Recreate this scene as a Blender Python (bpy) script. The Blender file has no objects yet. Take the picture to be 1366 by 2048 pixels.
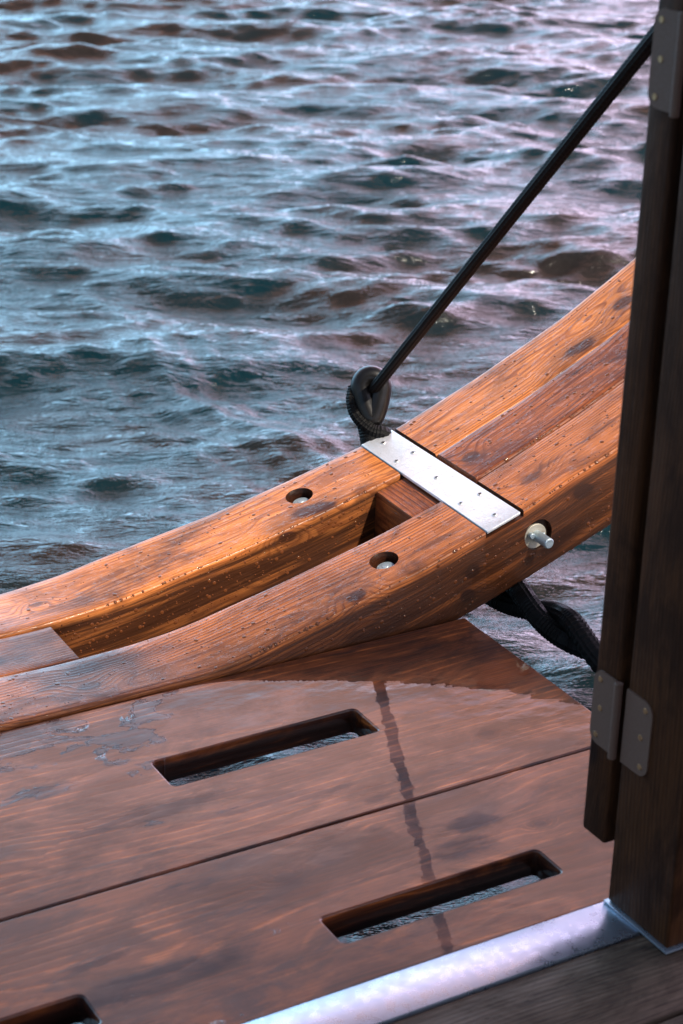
import bpy, bmesh, math, random
import numpy as np
from mathutils import Vector, Matrix
random.seed(5); rng = np.random.default_rng(5)
S = bpy.context.scene
COL = S.collection
# ------------------------------------------------------------ camera
FPX = 4008.66; PSI = math.radians(30.893); TH = math.radians(23.981); RO = math.radians(1.832); CH = 1.45
fw = Vector((math.sin(PSI)*math.cos(TH), math.cos(PSI)*math.cos(TH), -math.sin(TH)))
r0 = Vector((math.cos(PSI), -math.sin(PSI), 0)); u0 = r0.cross(fw)
R = r0*math.cos(RO) + u0*math.sin(RO); U = -r0*math.sin(RO) + u0*math.cos(RO)
cd = bpy.data.cameras.new("camera"); cam = bpy.data.objects.new("camera", cd); COL.objects.link(cam)
M = Matrix((R, U, -fw)).transposed().to_4x4(); M.translation = Vector((0, 0, CH)); cam.matrix_world = M
cd.sensor_fit = 'HORIZONTAL'; cd.sensor_width = 24; cd.lens = 24*FPX/1366; cd.clip_start = .05; cd.clip_end = 5000
cd.dof.use_dof = True; cd.dof.focus_distance = 3.28; cd.dof.aperture_fstop = 7.5
S.camera = cam
# ------------------------------------------------------------ light
SUN = Vector((.36, -.80, 1.0)).normalized()
SEL = math.asin(SUN.z); SAZ = math.atan2(SUN.x, SUN.y)
w = bpy.data.worlds.new("World"); S.world = w; w.use_nodes = True
S.view_settings.view_transform = 'Standard'; S.view_settings.look = 'None'
S.view_settings.exposure = 0.42; S.view_settings.gamma = 1

class NT:
    """small node helper"""
    def __init__(s, nt): s.t = nt; nt.nodes.clear()
    def n(s, typ, ins=None, **kw):
        nd = s.t.nodes.new(typ)
        for k, v in kw.items(): setattr(nd, k, v)
        for k, v in (ins or {}).items():
            sock = nd.inputs[k]
            if isinstance(v, bpy.types.NodeSocket): s.t.links.new(v, sock)
            else: sock.default_value = v
        return nd
    def m(s, op, a, b=0.0, c=0.0, clamp=False):
        return s.n('ShaderNodeMath', {0: a, 1: b, 2: c}, operation=op, use_clamp=clamp).outputs[0]
    def v(s, op, a, b=(0, 0, 0), scale=None):
        nd = s.n('ShaderNodeVectorMath', {0: a, 1: b}, operation=op)
        if scale is not None: nd.inputs['Scale'].default_value = scale
        return nd.outputs['Value'] if op in ('LENGTH', 'DOT_PRODUCT', 'DISTANCE') else nd.outputs[0]
    def mul(s, vec, k): return s.v('MULTIPLY', vec, k)
    def noise(s, vec, scale=1, detail=2, rough=.5, dist=0, col=False):
        nd = s.n('ShaderNodeTexNoise', {'Vector': vec, 'Scale': scale, 'Detail': detail, 'Roughness': rough, 'Distortion': dist})
        return nd.outputs['Color' if col else 'Fac']
    def mr(s, x, a, b, c=0.0, d=1.0, smooth=True):
        return s.n('ShaderNodeMapRange', {0: x, 1: a, 2: b, 3: c, 4: d}, interpolation_type='SMOOTHSTEP' if smooth else 'LINEAR').outputs[0]
    def mix(s, f, a, b, mode='MIX'):
        nd = s.n('ShaderNodeMix', None, data_type='RGBA', blend_type=mode)
        for i, v in ((0, f), (6, a), (7, b)):
            if isinstance(v, bpy.types.NodeSocket): s.t.links.new(v, nd.inputs[i])
            else: nd.inputs[i].default_value = v if i == 0 else (*v, 1)
        return nd.outputs[2]
    def xyz(s, vec): return s.n('ShaderNodeSeparateXYZ', {0: vec}).outputs
    def comb(s, x, y, z): return s.n('ShaderNodeCombineXYZ', {0: x, 1: y, 2: z}).outputs[0]

# world: clear daylight sky, a broken bank of lilac cloud to the right
q = NT(w.node_tree)
sky = q.n('ShaderNodeTexSky', sky_type='NISHITA', sun_disc=False, sun_elevation=SEL, sun_rotation=SAZ, altitude=0)
dirv = q.n('ShaderNodeTexCoord').outputs['Generated']
dx, dy, dz = q.xyz(dirv)
nz = q.noise(q.mul(dirv, (1, 1, 2.6)), 2.6, 5, .55, .4)
right = q.v('DOT_PRODUCT', dirv, Vector((math.cos(PSI), -math.sin(PSI), 0)))
side = q.m('ADD', right, q.m('MULTIPLY', q.m('SUBTRACT', nz, .5), .6))
warm = q.mr(side, -.06, .14)
front = q.mr(q.v('DOT_PRODUCT', dirv, Vector((math.sin(PSI), math.cos(PSI), 0))), .05, .75, .10, 1)
low = q.mr(dz, .54, .72, 1, 0)
cloudc = q.mix(warm, (16.0, 29.0, 41.0), (41.0, 32.0, 44.0))
cloudc = q.mix(q.mr(dz, .43, .50), cloudc, (17.0, 8.8, 6.9))
shade = q.mr(q.noise(q.mul(dirv, (1, 1, 3)), 5.5, 4, .6, .3), .3, .7, .62, 1.2)
cloudc = q.n('ShaderNodeVectorMath', {0: cloudc, 'Scale': shade}, operation='SCALE').outputs[0]
cover = q.m('MULTIPLY', q.mr(nz, .22, .50, .35, 1), q.m('ADD', q.m('MULTIPLY', low, .96), .04), clamp=True)
cover = q.m('MULTIPLY', cover, front)
skyc = q.mix(cover, sky.outputs[0], cloudc)
bg = q.n('ShaderNodeBackground', {'Color': skyc, 'Strength': .11})
q.n('ShaderNodeOutputWorld', {0: bg.outputs[0]})

sl = bpy.data.lights.new("sun", 'SUN'); sl.energy = 5.0; sl.angle = math.radians(2.2); sl.color = (1, .90, .76)
so = bpy.data.objects.new("sun", sl); COL.objects.link(so); so.rotation_euler = SUN.to_track_quat('Z', 'Y').to_euler()

# ------------------------------------------------------------ materials
def newmat(name):
    m = bpy.data.materials.new(name); m.use_nodes = True; return m, NT(m.node_tree)
def finish(q, **ins):
    p = q.n('ShaderNodeBsdfPrincipled', ins); q.n('ShaderNodeOutputMaterial', {0: p.outputs[0]}); return p

def wood(name, light, mid, dark, stain, ring=.006, blotch=(.42, .62), stainr=(.58, .72), rough=.32, coat=.5, crough=.12,
         spec=.5, film=False, grainbump=.35, knots=.5, seed=0, contrast=1.0, fibre=.5, side=.0, light_lines=False, spots=()):
    m, q = newmat(name)
    gc = q.n('ShaderNodeAttribute', attribute_name='gc').outputs['Vector']
    g = q.v('ADD', gc, (seed*3.1, seed*1.7, 0))
    s, t, d = q.xyz(gc)
    ps = q.n('ShaderNodeNewGeometry').outputs['Position']; wx, wy, _z = q.xyz(ps)
    # knots
    gx, gy, gz = q.xyz(g)
    kv = q.comb(q.m('MULTIPLY', gx, 3.6), q.m('MULTIPLY', q.m('ADD', gy, gz), 8.5), 0.0)
    psn = q.v('ADD', ps, q.v('MULTIPLY', q.v('SUBTRACT', q.noise(q.mul(ps, (26, 44, 44)), 1, 6, .7, col=True), (.5, .5, .5)), (.07, .035, .03)))
    kadd = 0.0; smask = 0.0; kdark = 0.0
    for (kx, ky, kz, rx, ry, rz, kind, amt) in spots:
        dsp = q.v('LENGTH', q.v('MULTIPLY', q.v('SUBTRACT', psn if kind == 's' else ps, (kx, ky, kz)), (1/rx, 1/ry, 1/rz)))
        if kind == 's': smask = q.m('MAXIMUM', smask, q.m('MULTIPLY', q.mr(dsp, .55, 1.1, 1, 0), amt))
        else:
            kadd = q.m('ADD', kadd, q.m('MULTIPLY', q.mr(dsp, .2, 3.6, 1, 0), .038 if film else .020))
            kdark = q.m('MAXIMUM', kdark, q.m('MULTIPLY', q.mr(dsp, .75, 1.15, 1, 0), amt))
            smask = q.m('MAXIMUM', smask, q.m('MULTIPLY', q.mr(dsp, .8, 2.6, 1, 0), .45*amt))
    kv = q.v('ADD', kv, q.v('MULTIPLY', q.v('SUBTRACT', q.noise(q.mul(g, (9, 14, 9)), 1, 2, .5, col=True), (.5, .5, .5)), (.35, .35, .35)))
    vo = q.n('ShaderNodeTexVoronoi', {'Vector': kv, 'Scale': 1.0, 'Randomness': 1.0}, voronoi_dimensions='2D')
    D = vo.outputs['Distance']; rc = q.xyz(vo.outputs['Color'])[0]
    has = q.m('LESS_THAN', rc, knots)
    kbump = q.m('MULTIPLY', has, q.mr(D, .02, .62, 1, 0))
    kcore = q.m('MULTIPLY', has, q.mr(D, .085, .16, 1, 0))
    # growth rings around a wandering pith
    w1 = q.m('SUBTRACT', q.noise(q.mul(g, (1.3, 2.5, 2.5)), 1, 1, .5), .5)
    w2 = q.m('SUBTRACT', q.noise(q.v('ADD', q.mul(g, (1.9, 5, 4)), (7, 3, 1)), 1, 1.5, .45), .5)
    tt = q.m('ADD', t, q.m('MULTIPLY', w1, .10)); dd = q.m('ADD', q.m('SUBTRACT', d, .045), q.m('MULTIPLY', w2, .075))
    rr = q.m('SQRT', q.m('ADD', q.m('MULTIPLY', tt, tt), q.m('MULTIPLY', dd, dd)))
    rr = q.m('ADD', q.m('ADD', rr, q.m('MULTIPLY', kbump, .022)), kadd)
    rr = q.m('ADD', rr, q.m('MULTIPLY', q.noise(q.mul(g, (25, 90, 90)), 1, 2, .5), .0016))
    fr = q.m('FRACT', q.m('DIVIDE', rr, ring))
    late = q.m('MULTIPLY', q.mr(fr, .35, .88), q.mr(fr, .9, 1.0, 1, 0))
    wide = q.noise(q.mul(g, (1.2, 16, 16)), 1, 2, .6)
    late = q.m('MULTIPLY', late, q.mr(wide, .25, .62, .25, 1.0))
    if light_lines:   # pale growth lines on a dark stained ground
        late = q.m('SUBTRACT', 1.0, q.m('MULTIPLY', q.m('MULTIPLY', q.mr(fr, .30, .50), q.mr(fr, .50, .72, 1, 0)), q.mr(wide, .36, .60)))
    fib = q.noise(q.mul(g, (14, 620, 620)), 1, 3, .6)
    fib2 = q.noise(q.mul(g, (4, 130, 130)), 1, 2, .6)
    fib3 = q.noise(q.v('ADD', q.mul(g, (3, 330, 330)), (5, 2, 8)), 1, 2, .5)
    blo = q.noise(q.mul(g, (5.5, 14, 14)), 1, 7, .68, .7)
    sta = q.noise(q.v('ADD', q.mul(g, (4.2, 15, 15)), (3, 9, 2)), 1, 6, .66, .8)
    c = q.mix(q.m('MULTIPLY', late, .85*contrast, clamp=True), light, mid)
    c = q.mix(q.m('MULTIPLY', q.mr(blo, *blotch), .88 if film else .72), c, dark)
    c = q.mix(q.m('MULTIPLY', q.mr(fib2, .46, .70), .55*contrast, clamp=True), c, mid)
    c = q.mix(q.m('MULTIPLY', q.mr(fib3, .50, .66), .50*contrast, clamp=True), c, mid)
    c = q.mix(q.m('MULTIPLY', q.mr(sta, *stainr), .85), c, stain)
    c = q.mix(q.m('MULTIPLY', q.m('MULTIPLY', has, q.mr(D, .12, .42, 1, 0)), .5), c, dark)
    c = q.mix(q.m('MULTIPLY', kcore, .9), c, stain)
    if spots: smask = q.m('MULTIPLY', smask, q.mr(sta, .36, .54, .25, 1))
    c = q.mix(smask, c, stain); c = q.mix(kdark, c, stain)
    # long dark bands of stain on sawn sides, deepened in colour to imitate shade
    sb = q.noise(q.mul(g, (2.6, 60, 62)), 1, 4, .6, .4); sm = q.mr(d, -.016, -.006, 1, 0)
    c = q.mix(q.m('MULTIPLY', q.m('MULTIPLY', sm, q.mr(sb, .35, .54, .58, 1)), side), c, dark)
    # small dark flecks and pits
    fl = q.noise(q.mul(g, (45, 260, 260)), 1, 3, .6)
    c = q.mix(q.m('MULTIPLY', q.mr(fl, .66, .76), .45), c, dark)
    fm = q.mr(fib, .2, .8, 1-fibre, 1+fibre*.6)
    c = q.n('ShaderNodeVectorMath', {0: c, 'Scale': fm}, operation='SCALE').outputs[0]
    # bumps
    h = q.m('ADD', q.m('MULTIPLY', late, .35), q.m('MULTIPLY', fib, .3))
    h = q.m('ADD', h, q.m('MULTIPLY', q.mr(fl, .62, .75), -1.0))
    bmp = q.n('ShaderNodeBump', {'Height': h, 'Strength': grainbump, 'Distance': .0012})
    ins = {'Base Color': c, 'Roughness': q.mr(blo, .3, .7, rough*.8, rough*1.35), 'Normal': bmp.outputs[0],
           'Specular IOR Level': spec*.5, 'Coat IOR': 1.33 if not film else 1.41}
    if film:
        # standing film of rain water, with raised rims where it ends
        pn = q.noise(q.v('ADD', q.mul(ps, (9, 15, 0)), (film, 0, 0)), 1, 5, .58, .7)
        sx = q.mr(wx, .95, 1.35, .02, .30)
        ty = q.mr(wy, 2.08, 2.30, .16, -.06)
        pn2 = q.m('ADD', pn, q.m('ADD', sx, ty))
        fmask = q.mr(pn2, .485, .505)
        rim = q.m('MULTIPLY', q.mr(pn2, .484, .496), q.mr(pn2, .498, .515, 1, .45))
        undul = q.noise(q.mul(ps, (9, 16, 0)), 1, 2, .5)
        rip = q.noise(q.mul(ps, (38, 60, 0)), 1, 2, .5)
        ch = q.m('ADD', q.m('MULTIPLY', rim, 1.0), q.m('MULTIPLY', undul, .36))
        ch = q.m('ADD', ch, q.m('MULTIPLY', rip, .075))
        ch = q.m('ADD', ch, q.m('MULTIPLY', q.m('MULTIPLY', h, q.m('SUBTRACT', 1.0, fmask)), .18))
        cb = q.n('ShaderNodeBump', {'Height': ch, 'Strength': 1.0, 'Distance': .0016})
        ins['Coat Normal'] = cb.outputs[0]
        ins['Coat Weight'] = q.m('MULTIPLY', q.mr(fmask, 0, 1, .75, 1.0), q.m('SUBTRACT', 1.0, q.m('MULTIPLY', smask, .7)))
        ins['Coat Roughness'] = q.mr(fmask, 0, 1, .16, .015)
    else:
        dn = q.noise(q.mul(g, (55, 80, 80)), 1, 3, .6)
        cb = q.n('ShaderNodeBump', {'Height': q.m('ADD', q.mr(dn, .55, .64), q.m('MULTIPLY', h, .5)), 'Strength': .5, 'Distance': .0012})
        ins['Coat Normal'] = cb.outputs[0]; ins['Coat Weight'] = coat
        ins['Coat Roughness'] = crough
    finish(q, **ins)
    return m

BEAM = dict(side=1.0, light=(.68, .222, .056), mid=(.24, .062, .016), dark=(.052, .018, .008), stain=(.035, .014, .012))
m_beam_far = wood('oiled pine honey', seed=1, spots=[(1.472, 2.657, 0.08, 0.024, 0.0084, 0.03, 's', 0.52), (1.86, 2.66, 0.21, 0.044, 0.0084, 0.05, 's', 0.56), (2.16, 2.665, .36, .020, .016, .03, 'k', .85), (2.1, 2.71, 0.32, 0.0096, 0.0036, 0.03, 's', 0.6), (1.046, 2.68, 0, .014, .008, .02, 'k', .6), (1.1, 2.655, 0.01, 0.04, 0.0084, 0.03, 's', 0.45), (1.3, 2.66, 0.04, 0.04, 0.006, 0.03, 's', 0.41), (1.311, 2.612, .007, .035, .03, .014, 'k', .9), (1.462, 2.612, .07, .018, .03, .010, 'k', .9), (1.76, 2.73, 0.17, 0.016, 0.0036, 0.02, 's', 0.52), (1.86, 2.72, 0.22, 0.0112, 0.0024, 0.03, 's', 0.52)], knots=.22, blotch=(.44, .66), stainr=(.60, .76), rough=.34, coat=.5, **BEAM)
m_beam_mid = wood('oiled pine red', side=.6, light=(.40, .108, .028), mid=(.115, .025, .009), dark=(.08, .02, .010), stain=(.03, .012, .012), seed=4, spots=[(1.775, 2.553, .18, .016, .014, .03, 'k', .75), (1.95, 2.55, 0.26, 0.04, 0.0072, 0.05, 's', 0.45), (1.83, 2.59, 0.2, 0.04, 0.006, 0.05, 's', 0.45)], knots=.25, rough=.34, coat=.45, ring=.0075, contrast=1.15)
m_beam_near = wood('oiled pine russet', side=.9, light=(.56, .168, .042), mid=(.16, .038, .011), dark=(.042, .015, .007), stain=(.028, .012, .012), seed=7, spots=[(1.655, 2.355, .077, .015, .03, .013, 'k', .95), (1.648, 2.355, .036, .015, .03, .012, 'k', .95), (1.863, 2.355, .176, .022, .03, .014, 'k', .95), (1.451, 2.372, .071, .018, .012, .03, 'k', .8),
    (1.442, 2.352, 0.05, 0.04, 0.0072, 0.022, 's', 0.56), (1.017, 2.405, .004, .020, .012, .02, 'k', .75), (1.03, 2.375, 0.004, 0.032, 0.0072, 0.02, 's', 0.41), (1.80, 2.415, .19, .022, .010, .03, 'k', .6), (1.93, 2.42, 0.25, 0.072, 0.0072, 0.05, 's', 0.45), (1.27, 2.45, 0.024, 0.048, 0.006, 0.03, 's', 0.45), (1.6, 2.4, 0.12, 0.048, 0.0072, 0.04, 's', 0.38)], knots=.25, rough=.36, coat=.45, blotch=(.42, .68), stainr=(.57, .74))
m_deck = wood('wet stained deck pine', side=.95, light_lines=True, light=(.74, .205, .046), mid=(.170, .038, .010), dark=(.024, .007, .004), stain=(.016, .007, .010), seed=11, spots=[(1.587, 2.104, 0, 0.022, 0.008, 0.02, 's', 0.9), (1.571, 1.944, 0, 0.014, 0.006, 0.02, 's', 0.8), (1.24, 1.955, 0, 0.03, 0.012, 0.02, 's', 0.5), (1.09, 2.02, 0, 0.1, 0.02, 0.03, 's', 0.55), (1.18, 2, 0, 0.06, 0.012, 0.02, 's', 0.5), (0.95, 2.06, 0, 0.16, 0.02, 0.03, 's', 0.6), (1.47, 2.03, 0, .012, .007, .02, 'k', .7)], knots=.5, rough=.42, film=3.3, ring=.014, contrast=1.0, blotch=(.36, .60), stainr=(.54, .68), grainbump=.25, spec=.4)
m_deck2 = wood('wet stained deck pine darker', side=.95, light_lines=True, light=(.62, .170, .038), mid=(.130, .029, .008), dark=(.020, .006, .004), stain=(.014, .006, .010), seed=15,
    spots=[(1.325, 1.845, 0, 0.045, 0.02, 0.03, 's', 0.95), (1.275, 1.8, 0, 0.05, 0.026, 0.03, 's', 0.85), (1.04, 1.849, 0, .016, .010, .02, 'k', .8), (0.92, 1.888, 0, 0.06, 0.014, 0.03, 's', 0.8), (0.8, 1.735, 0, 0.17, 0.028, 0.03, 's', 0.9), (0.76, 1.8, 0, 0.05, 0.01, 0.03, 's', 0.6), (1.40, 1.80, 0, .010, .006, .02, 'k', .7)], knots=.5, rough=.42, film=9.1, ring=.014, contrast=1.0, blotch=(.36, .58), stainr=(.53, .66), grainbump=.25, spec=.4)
m_post = wood('dark stained frame timber', spec=.2, light=(.070, .028, .012), mid=(.030, .012, .006), dark=(.018, .007, .004), stain=(.010, .005, .004), seed=21, knots=.15, rough=.5, coat=.0, contrast=.8, stainr=(.62, .8))
m_bore = wood('wood darkened for shade in the borings', light=(.07, .022, .010), mid=(.04, .013, .007), dark=(.02, .008, .005), stain=(.01, .004, .003), seed=31, rough=.3, coat=.4)  # faces of holes and grooves coloured dark to imitate the shade inside
m_floor = wood('weathered grey brown planking', light=(.13, .095, .066), mid=(.075, .052, .036), dark=(.05, .034, .024), stain=(.016, .012, .010), seed=25, knots=.2, rough=.7, coat=0, contrast=.9, grainbump=.9, fibre=.6, spec=.3)

def metal(name, col=(.8, .8, .82), rough=(.22, .42), metallic=1.0, sc=12, bump=.15, dirt=(.35, .30, .25), brush=(1, 1, 1)):
    m, q = newmat(name)
    p = q.n('ShaderNodeTexCoord').outputs['Object']
    n1 = q.noise(p, sc, 5, .6, .5); n2 = q.noise(q.mul(p, brush), sc*8, 3, .6)
    c = q.mix(q.mr(n1, .55, .82, 0, .55), col, dirt)
    c = q.mix(q.mr(q.noise(p, sc*9, 2, .5), .68, .74, 0, .6), c, dirt)
    b = q.n('ShaderNodeBump', {'Height': q.m('ADD', n1, q.m('MULTIPLY', n2, .25)), 'Strength': bump, 'Distance': .003})
    finish(q, **{'Base Color': c, 'Metallic': metallic, 'Roughness': q.mr(n2, .3, .7, *rough), 'Normal': b.outputs[0]})
    return m
m_plate = metal('brushed steel wet', (.80, .80, .83), (.30, .52), .55, 26, .5, (.42, .38, .34))
m_strip = metal('aluminium strip', (.32, .39, .47), (.24, .36), .75, 7, .03, (.60, .60, .64))
m_zinc = metal('zinc bolt', (.52, .62, .66), (.35, .55), .7, 120, .5, (.28, .36, .36))
m_washer = metal('cast washer', (.50, .46, .38), (.4, .6), .35, 70, .6, (.30, .25, .16))
m_bar = metal('galvanised bar', (.90, .94, .95), (.4, .6), .0, 40, .8, (.35, .40, .42))
m_hinge = metal('bronzed hinge', (.11, .060, .040), (.6, .75), .0, 30, .1, (.09, .07, .06))
m_screw = metal('screw head', (.62, .60, .58), (.3, .5), .85, 200, .3, (.1, .08, .06))
m_brass = metal('brass screw', (.36, .22, .11), (.35, .5), .8, 200, .3, (.1, .06, .03))

def plain(name, col, rough, spec=.5, nscale=300, bump=.4, coat=0.0, var=.4):
    m, q = newmat(name); p = q.n('ShaderNodeTexCoord').outputs['Object']
    n1 = q.noise(p, nscale, 3, .6)
    c = q.mix(q.mr(n1, .3, .75), tuple(x*(1-var) for x in col), tuple(x*(1+var) for x in col))
    b = q.n('ShaderNodeBump', {'Height': n1, 'Strength': bump, 'Distance': .0015})
    finish(q, **{'Base Color': c, 'Roughness': rough, 'Specular IOR Level': spec, 'Normal': b.outputs[0], 'Coat Weight': coat, 'Coat Roughness': .1})
    return m
m_rope = plain('black braided rope', (.005, .0045, .0045), .6, .2, 420, .6)
m_ropewet = plain('wet black rope', (.003, .0028, .0026), .55, .16, 520, .7, .0)
m_rubber = plain('black rubber', (.005, .0045, .0045), .40, .22, 60, .25, .15)
m_dark = plain('dark bitumen', (.012, .010, .009), .7)
m_hull = plain('tarred hull timber', (.045, .022, .012), .45, .5, 25, .5)

m_drop, q = newmat('clear water bead')
finish(q, **{'Base Color': (.13, .040, .013, 1), 'Roughness': .06, 'IOR': 1.36, 'Specular IOR Level': .6})

# water
m_water, q = newmat('lake water')
p = q.n('ShaderNodeVectorRotate', {'Vector': q.n('ShaderNodeNewGeometry').outputs['Position'], 'Angle': math.radians(26)}, rotation_type='Z_AXIS').outputs[0]
a1 = q.noise(q.mul(p, (6, 20, 1)), 1, 5, .60, .35)
a2 = q.noise(q.mul(p, (34, 60, 1)), 1, 3, .6, .4)
tint = q.noise(q.mul(p, (.9, 1.6, 1)), 1, 3, .5, .3)
wc = q.mix(q.mr(tint, .46, .62), (.002, .015, .019), (.016, .012, .009))
hh = q.m('ADD', a1, q.m('MULTIPLY', a2, .20))
b = q.n('ShaderNodeBump', {'Height': hh, 'Strength': .62, 'Distance': .030})
finish(q, **{'Base Color': wc, 'Roughness': .09, 'IOR': 1.333, 'Specular IOR Level': .5, 'Normal': b.outputs[0]})

# ------------------------------------------------------------ object helpers
def link(name, me, mat=None, parent=None, smooth=True):
    o = bpy.data.objects.new(name, me); COL.objects.link(o)
    if mat: me.materials.clear(); me.materials.append(mat)
    if smooth is True:
        me.polygons.foreach_set('use_smooth', [True]*len(me.polygons))
        try: me.set_sharp_from_angle(angle=math.radians(38))
        except Exception: pass
    if parent: o.parent = parent; o.matrix_parent_inverse = parent.matrix_world.inverted()
    return o
def thing(name, label, cat, loc=(0, 0, 0), group=None):
    o = bpy.data.objects.new(name, None); COL.objects.link(o); o.empty_display_size = .05
    o.location = loc; o.matrix_world = Matrix.Translation(loc)
    return tag(o, label, cat, group)
def tag(o, label=None, cat=None, group=None, kind=None):
    if label: o['label'] = label
    if cat: o['category'] = cat
    if group: o['group'] = group
    if kind: o['kind'] = kind
    return o
def mesh(name, v, f):
    me = bpy.data.meshes.new(name); me.from_pydata([tuple(x) for x in v], [], f); me.update(); return me
def setgc(me, fn, off=(0, 0, 0)):
    n = len(me.vertices); co = np.empty(n*3, 'f'); me.vertices.foreach_get('co', co); co = co.reshape(-1, 3)
    g = fn(co) + np.array(off)
    if 'gc' in me.attributes: me.attributes.remove(me.attributes['gc'])
    at = me.attributes.new('gc', 'FLOAT_VECTOR', 'POINT'); at.data.foreach_set('vector', g.astype('f').ravel())
def bm_mesh(name, bm):
    bmesh.ops.recalc_face_normals(bm, faces=bm.faces)
    me = bpy.data.meshes.new(name); bm.to_mesh(me); bm.free(); return me
def boolean(o, cutters, op='DIFFERENCE'):
    for c in cutters:
        md = o.modifiers.new('b', 'BOOLEAN'); md.object = c; md.operation = op; md.solver = 'EXACT'; md.material_mode = 'TRANSFER'
    dg = bpy.context.evaluated_depsgraph_get(); dg.update()
    me = bpy.data.meshes.new_from_object(o.evaluated_get(dg)); o.modifiers.clear(); old = o.data; o.data = me
    for c in cutters: bpy.data.objects.remove(c)
    return o
def cyl(p0, p1, r0_, r1_=None, n=32, bevel=0, name='c'):
    p0 = Vector(p0); p1 = Vector(p1); r1_ = r0_ if r1_ is None else r1_
    ax = (p1-p0); L = ax.length; ax.normalize(); a = ax.orthogonal().normalized(); bb = ax.cross(a)
    rings = [(0, r0_-bevel), (bevel, r0_), (L-bevel, r1_), (L, r1_-bevel)] if bevel else [(0, r0_), (L, r1_)]
    v = []; f = []
    for z, r in rings:
        for i in range(n):
            t = 2*math.pi*i/n; v.append(p0+ax*z+(a*math.cos(t)+bb*math.sin(t))*r)
    for k in range(len(rings)-1):
        for i in range(n): f.append((k*n+i, k*n+(i+1) % n, (k+1)*n+(i+1) % n, (k+1)*n+i))
    f.append(tuple(range(n))[::-1]); f.append(tuple(range((len(rings)-1)*n, len(rings)*n)))
    return mesh(name, v, f)
def box(x0, x1, y0, y1, z0, z1, bev=.003, seg=2, name='b', cuts=0, axis=2):
    bm = bmesh.new(); bmesh.ops.create_cube(bm, size=1)
    for v in bm.verts: v.co = Vector(((x0+x1)/2+v.co.x*(x1-x0), (y0+y1)/2+v.co.y*(y1-y0), (z0+z1)/2+v.co.z*(z1-z0)))
    if bev: bmesh.ops.bevel(bm, geom=bm.edges[:], offset=bev, segments=seg, affect='EDGES', profile=.5)
    return bm_mesh(name, bm)
def join(meshes, name='j'):
    bm = bmesh.new()
    for me in meshes: bm.from_mesh(me)
    me = bpy.data.meshes.new(name); bm.to_mesh(me); bm.free(); return me

# ------------------------------------------------------------ the curved beam profile
NX = [.0, .60, .86, 1.01, 1.114, 1.185, 1.24, 1.308, 1.377, 1.439, 1.564, 1.679, 1.74, 1.92, 2.086, 2.239, 3.0]
NZ = [.008, .008, .007, .006, .006, .008, .017, .034, .051, .068, .102, .141, .162, .238, .318, .408, .90]
FX = [.0, .60, 1.01, 1.114, 1.185, 1.275, 1.386, 1.519, 1.673, 1.74, 1.909, 2.086, 2.239, 3.0]
FZ = [.006, .006, .008, .020, .035, .053, .073, .103, .144, .162, .232, .317, .408, .90]
def smooth_profile(xs, zs):
    g = np.linspace(xs[0], xs[-1], 601); z = np.interp(g, xs, zs)
    k = np.hanning(19); k /= k.sum(); zp = np.pad(z, 9, mode='reflect', reflect_type='odd')
    return g, np.convolve(zp, k, 'valid')
GN, ZN = smooth_profile(NX, NZ); GF, ZF = smooth_profile(FX, FZ)
YN, YF = 2.355, 2.747
def ztop(x, y):
    k = np.clip((y-YN)/(YF-YN), 0, 1); return np.interp(x, GN, ZN)*(1-k)+np.interp(x, GF, ZF)*k
BX = [0, 1.2, 1.35, 1.5, 1.646, 1.769, 1.92, 2.086, 2.239, 3.0]; BZ = [-.13, -.12, -.085, -.045, -.001, .042, .100, .18, .268, .75]
def zbot(x): return np.interp(x, BX, BZ)

def sweep(x0, x1, y0, y1, zo=0.0, thick=None, rad=.0045, n=None, cap=True, endr=.003):
    n = n or max(4, int((x1-x0)/.012)); xs = np.linspace(x0, x1, n)
    if endr: xs = np.concatenate([[x0, x0+endr*.35], xs[1:-1], [x1-endr*.35, x1]])
    # section as (y, side offset from top, side offset from bottom)
    arc = [(rad*(1-math.cos(a)), rad*(1-math.sin(a))) for a in np.linspace(0, math.pi/2, 4)]
    sec = []
    for dy, dzv in arc: sec.append((y0+dy, 'T', dzv))               # near top corner: side -> top
    for k in range(1, 8): sec.append((y0+rad+(y1-y0-2*rad)*k/8, 'T', 0))
    for dy, dzv in arc[::-1]: sec.append((y1-dy, 'T', dzv))
    for dy, dzv in arc: sec.append((y1-dy, 'B', dzv))
    for dy, dzv in arc[::-1]: sec.append((y0+dy, 'B', dzv))
    v = []; f = []; m = len(sec)
    for i, x in enumerate(xs):
        sh = endr if (endr and i in (0, len(xs)-1)) else 0
        for (y, w_, dzv) in sec:
            zt = float(ztop(x, y))+zo
            zb = (zt-thick) if thick else float(zbot(x))
            v.append((x, y, (zt-dzv-sh) if w_ == 'T' else (zb+dzv+sh)))
    for i in range(len(xs)-1):
        for k in range(m): f.append((i*m+k, i*m+(k+1) % m, (i+1)*m+(k+1) % m, (i+1)*m+k))
    if cap: f.append(tuple(range(m))); f.append(tuple(range((len(xs)-1)*m, len(xs)*m))[::-1])
    me = mesh('sweep', v, f)
    bm = bmesh.new(); bm.from_mesh(me); bmesh.ops.recalc_face_normals(bm, faces=bm.faces); bm.to_mesh(me); bm.free()
    return me
def beam_gc(y0): return lambda co: np.stack([co[:, 0]*1.08, co[:, 1]-y0, co[:, 2]-ztop(co[:, 0], co[:, 1])], 1)

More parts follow.
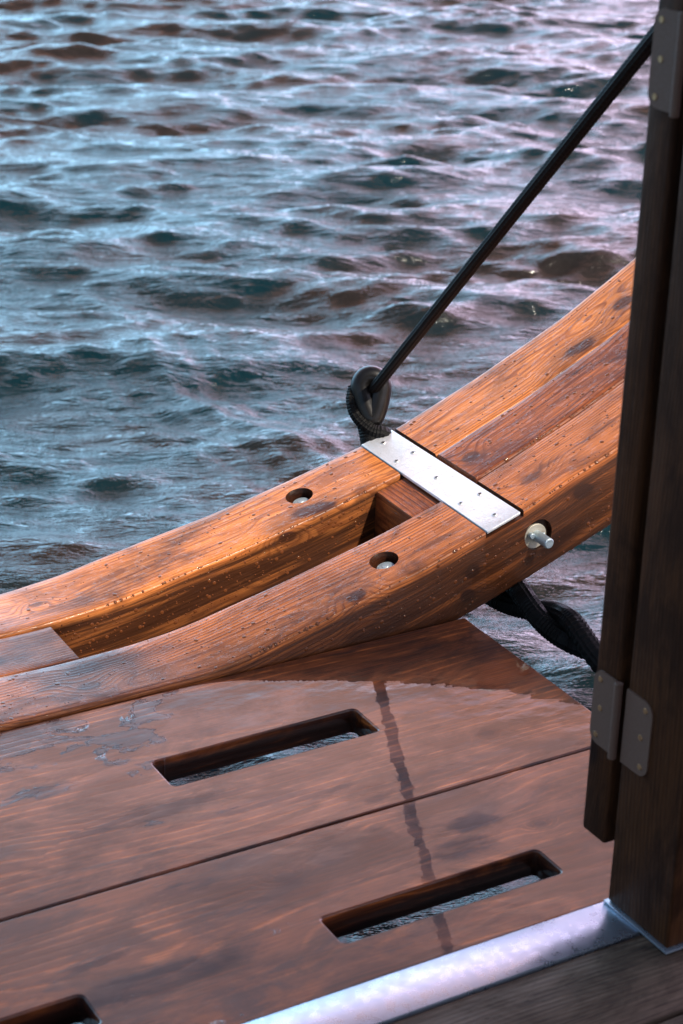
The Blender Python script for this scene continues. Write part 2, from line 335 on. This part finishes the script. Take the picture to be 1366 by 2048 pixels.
Y1, Y2 = 2.490, 2.614
beam = thing('curved_beam', 'thick curved orange-brown timber beam rising to the right with a steel plate screwed across it', 'wooden beam', (1.2, 2.55, -.1))
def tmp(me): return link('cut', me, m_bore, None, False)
slope = math.atan(.36)
def cutters(side):
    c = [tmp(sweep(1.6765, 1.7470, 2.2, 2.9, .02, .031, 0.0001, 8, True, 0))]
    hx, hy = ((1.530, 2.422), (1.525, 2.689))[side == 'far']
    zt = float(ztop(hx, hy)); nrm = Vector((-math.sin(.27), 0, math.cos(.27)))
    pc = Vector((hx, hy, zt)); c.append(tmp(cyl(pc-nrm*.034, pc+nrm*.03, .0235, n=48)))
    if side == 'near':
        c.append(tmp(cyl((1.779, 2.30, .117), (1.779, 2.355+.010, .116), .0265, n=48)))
    return c
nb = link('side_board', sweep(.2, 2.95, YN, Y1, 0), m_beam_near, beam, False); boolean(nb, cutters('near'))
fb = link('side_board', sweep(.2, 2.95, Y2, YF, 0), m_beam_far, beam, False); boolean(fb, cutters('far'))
tag(nb, 'near side board of the beam, redder and dark knotted'); tag(fb, 'far side board of the beam, paler honey coloured')
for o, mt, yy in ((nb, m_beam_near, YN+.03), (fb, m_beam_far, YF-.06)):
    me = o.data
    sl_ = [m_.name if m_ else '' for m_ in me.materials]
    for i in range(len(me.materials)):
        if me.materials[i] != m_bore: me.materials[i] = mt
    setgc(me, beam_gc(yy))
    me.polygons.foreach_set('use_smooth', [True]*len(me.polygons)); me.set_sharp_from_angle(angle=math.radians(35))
mb = link('middle_board', sweep(1.7480, 2.95, Y1+.0012, Y2-.0014, .0018, .12, rad=.0060, endr=.0006), m_beam_mid, beam); setgc(mb.data, beam_gc(2.55))
ms = link('middle_board', sweep(1.629, 1.700, Y1+.0015, Y2-.0015, -.009, .125), m_beam_mid, beam); setgc(ms.data, lambda co: np.stack([co[:, 1]+5, co[:, 0], co[:, 2]], 1))
tag(ms, 'short block closing the slot below the steel plate')
fl_ = link('filler_block', sweep(.2, 1.041, Y1+.004, Y2-.003, -.003, .115, endr=.006), m_beam_near, beam); setgc(fl_.data, beam_gc(2.5), (4, .4, 0))
# plate
pl = link('cross_plate', sweep(1.6795, 1.7405, YN+.0005, YF+.001, .0005, .0045, .0006, 6, True, .0006), m_plate, beam)
SN = Vector((-math.sin(slope), 0, math.cos(slope)))
for (x, y) in ((1.708, 2.722), (1.725, 2.652), (1.692, 2.652), (1.728, 2.452), (1.694, 2.456), (1.711, 2.384), (1.709, 2.553)):
    c = Vector((x, y, float(ztop(x, y))+.0008))
    head = join([cyl(c-SN*.001, c+SN*.0009, .0054, .0040, 20)])
    o = link('screw', head, m_screw, pl)
    e1 = SN.orthogonal().normalized(); a = random.random()*3; d1 = (e1*math.cos(a)+SN.cross(e1)*math.sin(a)); d2 = SN.cross(d1)
    bm = bmesh.new()
    for da, db in ((d1, d2), (d2, d1)):
        L_, W_ = .0030, .0007; vs = [bm.verts.new(c+SN*(.0011 if da is d1 else .00105)+da*sx*L_+db*sy*W_) for sx, sy in ((-1, -1), (1, -1), (1, 1), (-1, 1))]
        bm.faces.new(vs)
    link('recess', bm_mesh('r', bm), m_dark, o, False) if False else None
    # socket as part of the head mesh
    me2 = bm_mesh('r', bm) if True else None
    jm = join([o.data, me2]); jm.materials.append(m_screw); jm.materials.append(m_dark)
    nf = len(o.data.polygons)
    for i, pg in enumerate(jm.polygons): pg.material_index = 1 if i >= nf else 0
    o.data = jm
# bolt heads in their bored holes
for (hx, hy) in ((1.530, 2.422), (1.525, 2.689)):
    zt = float(ztop(hx, hy)); nrm = Vector((-math.sin(.27), 0, math.cos(.27))); pc = Vector((hx, hy, zt))
    wsh = cyl(pc-nrm*.0335, pc-nrm*.0305, .0205, n=40, bevel=.0006)
    hd = cyl(pc-nrm*.0305, pc-nrm*.0125, .0165, .0150, 32, .0015)
    dome = cyl(pc-nrm*.0125, pc-nrm*.0105, .0110, .006, 32, .0008)
    link('bolt', join([wsh, hd, dome]), m_zinc, beam)
# pin through the near side
bx, bz = 1.777, .1115
wa = cyl((bx, 2.365, bz), (bx, 2.3595, bz), .0215, n=48, bevel=.0008)
o = link('washer', wa, m_washer, beam)
pin = link('pin', join([cyl((bx+.001, 2.366, bz+.002), (bx+.001, 2.322, bz+.002), .0088, n=32, bevel=.0015)]), m_zinc, beam)
cot = join([cyl((bx-.012, 2.355, bz+.006), (bx+.013, 2.355, bz+.004), .0022, n=12), cyl((bx-.0125, 2.3585, bz+.006), (bx-.0125, 2.3495, bz+.006), .0048, n=20, bevel=.001)])
link('cotter_pin', cot, m_zinc, pin)

# ------------------------------------------------------------ wooden platform
def plank(x0, x1, y0, y1, zt, th, slots, r=.010, bev=.0028):
    cu = bpy.data.curves.new('cv', 'CURVE'); cu.dimensions = '2D'; cu.fill_mode = 'BOTH'
    cu.extrude = th/2-bev; cu.bevel_depth = bev; cu.bevel_resolution = 2
    def loop(a0, a1, b0, b1, rr, seg=5):
        pts = []
        for (cx, cy, s0) in ((a1-rr, b1-rr, 0), (a0+rr, b1-rr, 1), (a0+rr, b0+rr, 2), (a1-rr, b0+rr, 3)):
            for k in range(seg+1):
                t = (s0+k/seg)*math.pi/2; pts.append((cx+rr*math.cos(t), cy+rr*math.sin(t)))
        sp = cu.splines.new('POLY'); sp.points.add(len(pts)-1); sp.use_cyclic_u = True
        for i, (a, b_) in enumerate(pts): sp.points[i].co = (a, b_, 0, 1)
    loop(x0+bev, x1-bev, y0+bev, y1-bev, .002)
    for sl_ in slots: loop(sl_[0]-bev, sl_[1]+bev, sl_[2]-bev, sl_[3]+bev, r)
    ob = bpy.data.objects.new('t', cu); COL.objects.link(ob); ob.location.z = zt-th/2
    dg = bpy.context.evaluated_depsgraph_get(); dg.update()
    me = bpy.data.meshes.new_from_object(ob.evaluated_get(dg))
    for v in me.vertices: v.co.z += zt-th/2
    bpy.data.objects.remove(ob)
    return me
plat = thing('wooden_platform', 'wet dark brown wooden deck of wide planks with long drainage slots cut through', 'deck', (.9, 1.9, -.04))
TH = .040
XR = 1.643
pa = link('plank', plank(-1.5, XR, 1.9305, 2.3515, 0, TH, [(1.010, 1.336, 2.108, 2.179), (.372, .696, 2.108, 2.179), (-.27, .058, 2.108, 2.179)]), m_deck, plat)
setgc(pa.data, lambda co: co-np.array([0, 2.17, 0]))
pb = link('plank', plank(-1.5, XR, 1.6175, 1.9275, 0, TH, [(1.036, 1.360, 1.695, 1.753), (.396, .721, 1.695, 1.753), (-.24, .081, 1.695, 1.753)]), m_deck2, plat)
setgc(pb.data, lambda co: co-np.array([0, 1.74, 0]))
for x in (.20, .86, 1.474):
    bo = link('cross_bearer', box(x-.03, x+.03, 1.3, 2.34, -.13, -.0585, .003), m_hull, plat)

# hull below the platform
hull = link('boat_hull', box(-3, 1.56, -1.6, 1.15, -.85, -.135, .01), m_hull)
tag(hull, 'dark tarred boat hull under the wet slotted deck', 'boat hull')

# unseen slab added overhead, behind and above the camera, to shade the deck
rf = link('added_shade_slab', box(-2.5, 3.6, -4.5, -.19, 3.2, 3.3, .01), m_hull); tag(rf, kind='structure')
# metal strip and cabin floor
st = link('metal_threshold', box(-1.5, 1.3685, 1.546, 1.6165, -.03, .0018, .0004), m_strip)
tag(st, 'bright aluminium threshold strip between the slotted deck and grey floorboards', 'metal strip')
fl = link('cabin_floor', join([box(-3, 1.63, 1.405-.145*k, 1.5435-.145*k, -.045, -.0010, .003) for k in range(22)]), m_floor)
tag(fl, kind='structure'); setgc(fl.data, lambda co: co+np.array([0, 3.0, 0]))

# ------------------------------------------------------------ post and door leaf with hinges
XP = 1.369
post = thing('door_post', 'dark stained upright timber post standing on the end of the metal strip', 'door post', (XP, 1.55, 0))
def vgc(co): return np.stack([co[:, 2], co[:, 1]*1.0, co[:, 0]-XP], 1)
me = box(XP, XP+.095, 1.497, 1.6145, .0048, 1.20, .004, 3); po = link('frame', me, m_post, post); setgc(me, vgc)
link('base_trim', box(XP-.004, XP+.10, 1.4925, 1.6165, .0020, .0046, .0006), m_strip, post)
leaf = thing('door_leaf', 'narrow dark timber door leaf hinged to the post, its foot hanging above the deck', 'door', (XP, 1.65, .073))
me = box(XP+.001, XP+.10, 1.6325, 1.6795, .073, 1.19, .006, 3); le = link('panel', me, m_post, leaf); setgc(me, vgc, (5, .5, 0))
def rplate(y0, y1, z0, z1, corners, x=XP-.0022, th=.0024, r=.016):
    """plate in the X plane; corners: rounded flags (y1z1,y0z1,y0z0,y1z0)"""
    pts = []
    for (cy, cz, sy, sz, s0, fl0) in ((y1, z1, -1, -1, 0, corners[0]), (y0, z1, 1, -1, 1, corners[1]), (y0, z0, 1, 1, 2, corners[2]), (y1, z0, -1, 1, 3, corners[3])):
        if fl0:
            for k in range(7):
                t = (s0+k/6)*math.pi/2; pts.append((cy+sy*r+r*math.cos(t), cz+sz*r+r*math.sin(t)))
        else: pts.append((cy, cz))
    bm = bmesh.new(); vs = [bm.verts.new((x, a, b_)) for a, b_ in pts]; f_ = bm.faces.new(vs)
    ex = bmesh.ops.extrude_face_region(bm, geom=[f_]); 
    for e in ex['geom']:
        if isinstance(e, bmesh.types.BMVert): e.co.x += th
    return bm_mesh('rp', bm)
for (z0, z1, zq0, zq1) in ((.205, .305, .205, .305), (.985, 1.090, .985, 1.090)):
    ln = z1-z0
    hg = link('hinge', cyl((XP-.0045, 1.6265, z0-.002), (XP-.0045, 1.6265, z1+.002), .0052, n=20, bevel=.001), m_hinge, leaf)
    link('hinge_plate', rplate(1.6265, 1.676, z0, z1, (1, 0, 0, 1)), m_hinge, hg)
    link('hinge_plate', rplate(1.564, 1.6135, z0, z1, (0, 1, 1, 0)), m_hinge, hg)
    for (sy, off) in ((1.664, 0), (1.660, .5), (1.664, 1), (1.577, 0), (1.581, .5), (1.577, 1)):
        zz = z0+.012+(ln-.024)*off
        link('screw', cyl((XP-.0012, sy, zz), (XP-.0031, sy, zz), .0045, .0034, 16), m_brass, hg)

# ------------------------------------------------------------ ropes
def catmull(P, n):
    P = [Vector(p) for p in P]; P = [2*P[0]-P[1]]+P+[2*P[-1]-P[-2]]; out = []
    for i in range(1, len(P)-2):
        for k in range(n):
            t = k/n; a, b_, c, d = P[i-1:i+3]
            out.append(.5*((2*b_)+(c-a)*t+(2*a-5*b_+4*c-d)*t*t+(3*b_-a-3*c+d)*t*t*t))
    out.append(P[-2]); return out
def tube(path, rad, nseg=20, braid=0, pitch=None, cap=True, closed=False, flat=None):
    """rad: number or fn(u, theta, s)"""
    n = len(path); T = []
    for i in range(n):
        a = path[(i-1) % n] if (closed or i > 0) else path[0]; b_ = path[(i+1) % n] if (closed or i < n-1) else path[-1]
        T.append((b_-a).normalized())
    nrm = T[0].orthogonal().normalized(); v = []; f = []; s = 0
    for i in range(n):
        if i: nrm = (nrm-T[i]*nrm.dot(T[i])).normalized(); s += (path[i]-path[i-1]).length
        bb = T[i].cross(nrm)
        for k in range(nseg):
            th = 2*math.pi*k/nseg; r = rad(s, th) if callable(rad) else rad
            if braid: r *= 1+braid*math.sin(6*th+s*2*math.pi/pitch)*math.sin(6*th-s*2*math.pi/pitch)
            off = (nrm*math.cos(th)+bb*math.sin(th))*r
            if flat: off -= flat[0]*off.dot(flat[0])*(1-flat[1])
            v.append(path[i]+off)
    m_ = n if closed else n-1
    for i in range(m_):
        for k in range(nseg):
            j = (i+1) % n; f.append((i*nseg+k, i*nseg+(k+1) % nseg, j*nseg+(k+1) % nseg, j*nseg+k))
    if cap and not closed: f.append(tuple(range(nseg))[::-1]); f.append(tuple(range((n-1)*nseg, n*nseg)))
    me = mesh('tube', v, f); bm = bmesh.new(); bm.from_mesh(me); bmesh.ops.recalc_face_normals(bm, faces=bm.faces); bm.to_mesh(me); bm.free(); return me
RD = Vector((-.153, -.747, .647)).normalized(); RP = Vector((1.7235, 2.785, .229))
path = [RP+RD*(k*.004) for k in range(-4, 520)]
rope = link('stay_rope', tube(path, .0096, 24, .12, .020), m_rope)
tag(rope, 'taut black rope running up from the rubber thimble to the top right', 'rope')
# thimble: teardrop loop facing the camera
viewR = R.copy(); TC = Vector((1.722, 2.792, .225))
tn = Vector((-.45, -.80, .40)).normalized(); tu = (Vector((.03, 0, 1)) - tn*Vector((.03, 0, 1)).dot(tn)).normalized(); tr = tu.cross(tn).normalized()
if tr.dot(R) < 0: tr = -tr
tp = []
for k in range(72):
    a = 2*math.pi*k/72; x = math.sin(a); y = math.cos(a)
    wdt = .0172*(1-.42*max(0, -y)**1.1); tp.append(TC+tr*(x*wdt+.004*(-y if y < 0 else 0))+tu*(y*(.020 if y > 0 else .052)+.004))
th_ = thing('rope_thimble', 'black rubber teardrop thimble standing at the far edge of the beam', 'rope thimble', tuple(TC-tu*.06))
link('rubber_loop', tube(tp, .0190, 24, closed=True), m_rubber, th_)
side_path = catmull([TC+tr*(-.0290)+tu*.004-tn*.004, TC+tr*(-.0315)+tu*(-.018), TC+tr*(-.026)+tu*(-.040)+tn*.004, TC+tr*(-.012)+tu*(-.058)+tn*.010, TC+tr*(.006)+tu*(-.070)+tn*.014, TC+tr*(.024)+tu*(-.073)+tn*.012, TC+tr*(.036)+tu*(-.078)-tn*.004], 12)
link('seizing', tube(side_path, .0105, 20, .13, .010), m_ropewet, th_)
strap = catmull([TC+tr*(-.004)+tu*(-.055), TC+tr*(.002)+tu*(-.075), TC+tr*(.008)+tu*(-.11), TC+tr*(.012)+tu*(-.16)], 10)
link('strap', tube(strap, .0185, 20, .06, .012), m_ropewet, th_)
# lower twisted rope passing out under the beam
base = catmull([(1.735, 2.80, .075), (1.74, 2.76, -.012), (1.745, 2.60, -.03), (1.752, 2.45, -.012), (1.752, 2.36, .006), (1.752, 2.28, .010), (1.756, 2.20, .006), (1.766, 2.10, -.004), (1.78, 1.96, -.02), (1.80, 1.80, -.06), (1.83, 1.60, -.20), (1.86, 1.45, -.42), (1.88, 1.38, -.75)], 26)
ms_ = []
for ph in (0, math.pi):
    s = 0; pts = []
    for i, p_ in enumerate(base):
        if i: s += (base[i]-base[i-1]).length
        T = (base[min(i+1, len(base)-1)]-base[max(i-1, 0)]).normalized(); a = T.cross(Vector((0, 0, 1))).normalized(); b_ = T.cross(a)
        an = ph+s*2*math.pi/.30+.4; pts.append(p_+(a*math.cos(an)+b_*math.sin(an))*.0145)
    ms_.append(tube(pts, .0172, 28, .12, .012))
lr = thing('mooring_rope', 'thick twisted wet black rope passing out under the beam toward the post', 'rope', (1.752, 2.3, 0))
for me in ms_: link('strand', me, m_ropewet, lr)

# ------------------------------------------------------------ water beads
def beads(pts, name='beads'):
    NA, NR = 10, 4
    V = []; F = []
    tmpl = []
    for j in range(NR):
        a = (math.pi/2)*j/NR; tmpl += [(math.cos(a)*math.cos(2*math.pi*k/NA), math.cos(a)*math.sin(2*math.pi*k/NA), math.sin(a)) for k in range(NA)]
    tmpl.append((0, 0, 1)); tmpl = np.array(tmpl)
    fs = []
    for j in range(NR-1):
        for k in range(NA): fs.append((j*NA+k, j*NA+(k+1) % NA, (j+1)*NA+(k+1) % NA, (j+1)*NA+k))
    for k in range(NA): fs.append(((NR-1)*NA+k, (NR-1)*NA+(k+1) % NA, NR*NA))
    for p_, nn, r, h, st_, ang in pts:
        nn = Vector(nn).normalized(); a = nn.orthogonal().normalized(); b_ = nn.cross(a)
        a, b_ = a*math.cos(ang)+b_*math.sin(ang), b_*math.cos(ang)-a*math.sin(ang)
        Mx = np.array([a*r*st_, b_*r, nn*h]); base_ = len(V)*1
        vv = tmpl@Mx+np.array(p_)-np.array(nn)*.00015
        V.append(vv); F.append([tuple(i+(len(V)-1)*len(tmpl) for i in f) for f in fs])
    return mesh(name, np.concatenate(V), [f for g in F for f in g])
P = []
def slope_n(x, y): 
    d = (float(ztop(x+.01, y))-float(ztop(x-.01, y)))/.02; return (-d, 0, 1)
def rr_(a=.0010, s=.60): return min(.0036, a*math.exp(random.gauss(0, s)))
for _ in range(400):     # inner face of the far board
    x = random.uniform(1.03, 1.63); dd = .008+.075*random.random()
    P.append(((x, Y2-.0000, float(ztop(x, Y2))-dd), (0, -1, 0), rr_(.0012), .0009, 1.0, 0))
for _ in range(360):     # near face
    x = random.uniform(1.30, 1.98); dd = .008+.125*random.random()**.8; z = float(ztop(x, YN))-dd
    if z < max(.004, float(zbot(x))+.006) or (x-1.779)**2+(z-.117)**2 < .032**2: continue
    P.append(((x, YN, z), (0, -1, 0), rr_(.0012), .0009, 1.0, 0))
for _ in range(620):     # top surfaces
    x = random.uniform(.85, 2.3); y = random.choice([random.uniform(YN+.006, Y1-.006), random.uniform(Y2+.006, YF-.006)])
    if 1.672 < x < 1.75 or ((x-1.53)**2+(y-2.422)**2 < .028**2) or ((x-1.525)**2+(y-2.689)**2 < .028**2): continue
    P.append(((x, y, float(ztop(x, y))), slope_n(x, y), rr_(.0014, .5), .0006, random.uniform(.8, 1.5), random.random()*6))
for _ in range(160):
    x = random.uniform(1.76, 2.2); y = random.uniform(Y1+.008, Y2-.008)
    P.append(((x, y, float(ztop(x, y))+.0018), slope_n(x, y), rr_(.0014, .5), .0006, random.uniform(.8, 1.5), random.random()*6))
def edge(y, x0, x1, n, zo=0):
    for _ in range(n):
        x = random.uniform(x0, x1)
        if 1.672 < x < 1.75: continue
        P.append(((x, y+.0012, float(ztop(x, y))+zo-.0012), (0, -.7, .7), rr_(.0012), .0011, 1, 0))
edge(YN, 1.25, 2.0, 110); edge(Y2, 1.1, 1.66, 60); edge(Y1+.002, 1.76, 2.1, 60, .0018)
for _ in range(40):      # drops hanging under the near edge
    x = random.uniform(1.66, 1.95); P.append(((x, YN+.004, float(zbot(x))+.001), (0, -.3, -1), rr_(.0014), .0022, 1, 0))
dr = link('water_drops', beads(P), m_drop); tag(dr, 'clear rain drops beading on the timber beam', 'water drops', kind='stuff')

# ------------------------------------------------------------ lake water
WZ = -.55
def axis(lo, hi, step, far_lo, far_hi):
    a = list(np.arange(lo, hi, step)); d = step; x = a[-1]
    while x < far_hi: d *= 1.12; x += d; a.append(x)
    d = step; x = lo; pre = []
    while x > far_lo: d *= 1.12; x -= d; pre.append(x)
    return np.array(pre[::-1]+a), None
ax, _ = axis(.6, 9.2, .0125, -900, 900); ay, _ = axis(1.6, 12.0, .0135, -900, 1500)
X, Y = np.meshgrid(ax, ay, indexing='xy')
stepx = np.gradient(ax)[None, :]; stepy = np.gradient(ay)[:, None]; stp = np.maximum(np.broadcast_to(stepx, X.shape), np.broadcast_to(stepy, X.shape))
Hh = np.zeros_like(X)
wl = np.exp(rng.uniform(math.log(.055), math.log(1.15), 200)); main = math.radians(64)
for L in wl:
    an = main+rng.normal(0, .42); k = 2*math.pi/L; amp = .0037*L**.86*(1.0 if L > .25 else .9)
    ph = rng.uniform(0, 6.28); wgt = np.clip((L/stp-4)/4, 0, 1)
    arg = k*(X*math.cos(an)+Y*math.sin(an))+ph
    Hh += wgt*amp*(np.cos(arg)+.22*np.cos(2*arg))
env = np.zeros_like(X)
for L in np.exp(rng.uniform(math.log(.7), math.log(3.2), 26)):
    an = main+rng.normal(0, .7); k = 2*math.pi/L; env += np.cos(k*(X*math.cos(an)+Y*math.sin(an))+rng.uniform(0, 6.28))
env = env/np.std(env); Hh *= np.clip(1.0+.18*env, .5, 1.5)
# ship's wake ripples running off the hull
c0 = np.array([2.36, 4.60]); c1 = np.array([2.26, 3.96]); tdir = (c0-c1)/np.linalg.norm(c0-c1); ndir = np.array([tdir[1], -tdir[0]])
u_ = (X-c0[0])*ndir[0]+(Y-c0[1])*ndir[1]; v_ = (X-c0[0])*tdir[0]+(Y-c0[1])*tdir[1]
u2 = u_+.10*np.sin(v_*2.2)+.05*np.sin(v_*5+1)
Hh += .024*np.exp(-(u2/.10)**2)*np.exp(-((v_+.2)/1.0)**2)+.003*np.cos(u2*2*math.pi/.085)*np.exp(-(u2/.30)**2)*np.exp(-((v_+.2)/.9)**2)
Z = WZ+Hh
nx, ny = len(ax), len(ay)
me = bpy.data.meshes.new('water'); me.vertices.add(nx*ny)
me.vertices.foreach_set('co', np.stack([X, Y, Z], -1).astype('f').ravel())
idx = np.arange(nx*ny).reshape(ny, nx); quads = np.stack([idx[:-1, :-1], idx[:-1, 1:], idx[1:, 1:], idx[1:, :-1]], -1).reshape(-1)
nf = len(quads)//4; me.loops.add(nf*4); me.loops.foreach_set('vertex_index', quads.astype('i'))
me.polygons.add(nf); me.polygons.foreach_set('loop_start', np.arange(nf, dtype='i')*4); me.polygons.foreach_set('use_smooth', np.ones(nf, bool))
me.update(calc_edges=True)
wo = bpy.data.objects.new('water', me); COL.objects.link(wo); me.materials.append(m_water); tag(wo, kind='structure')
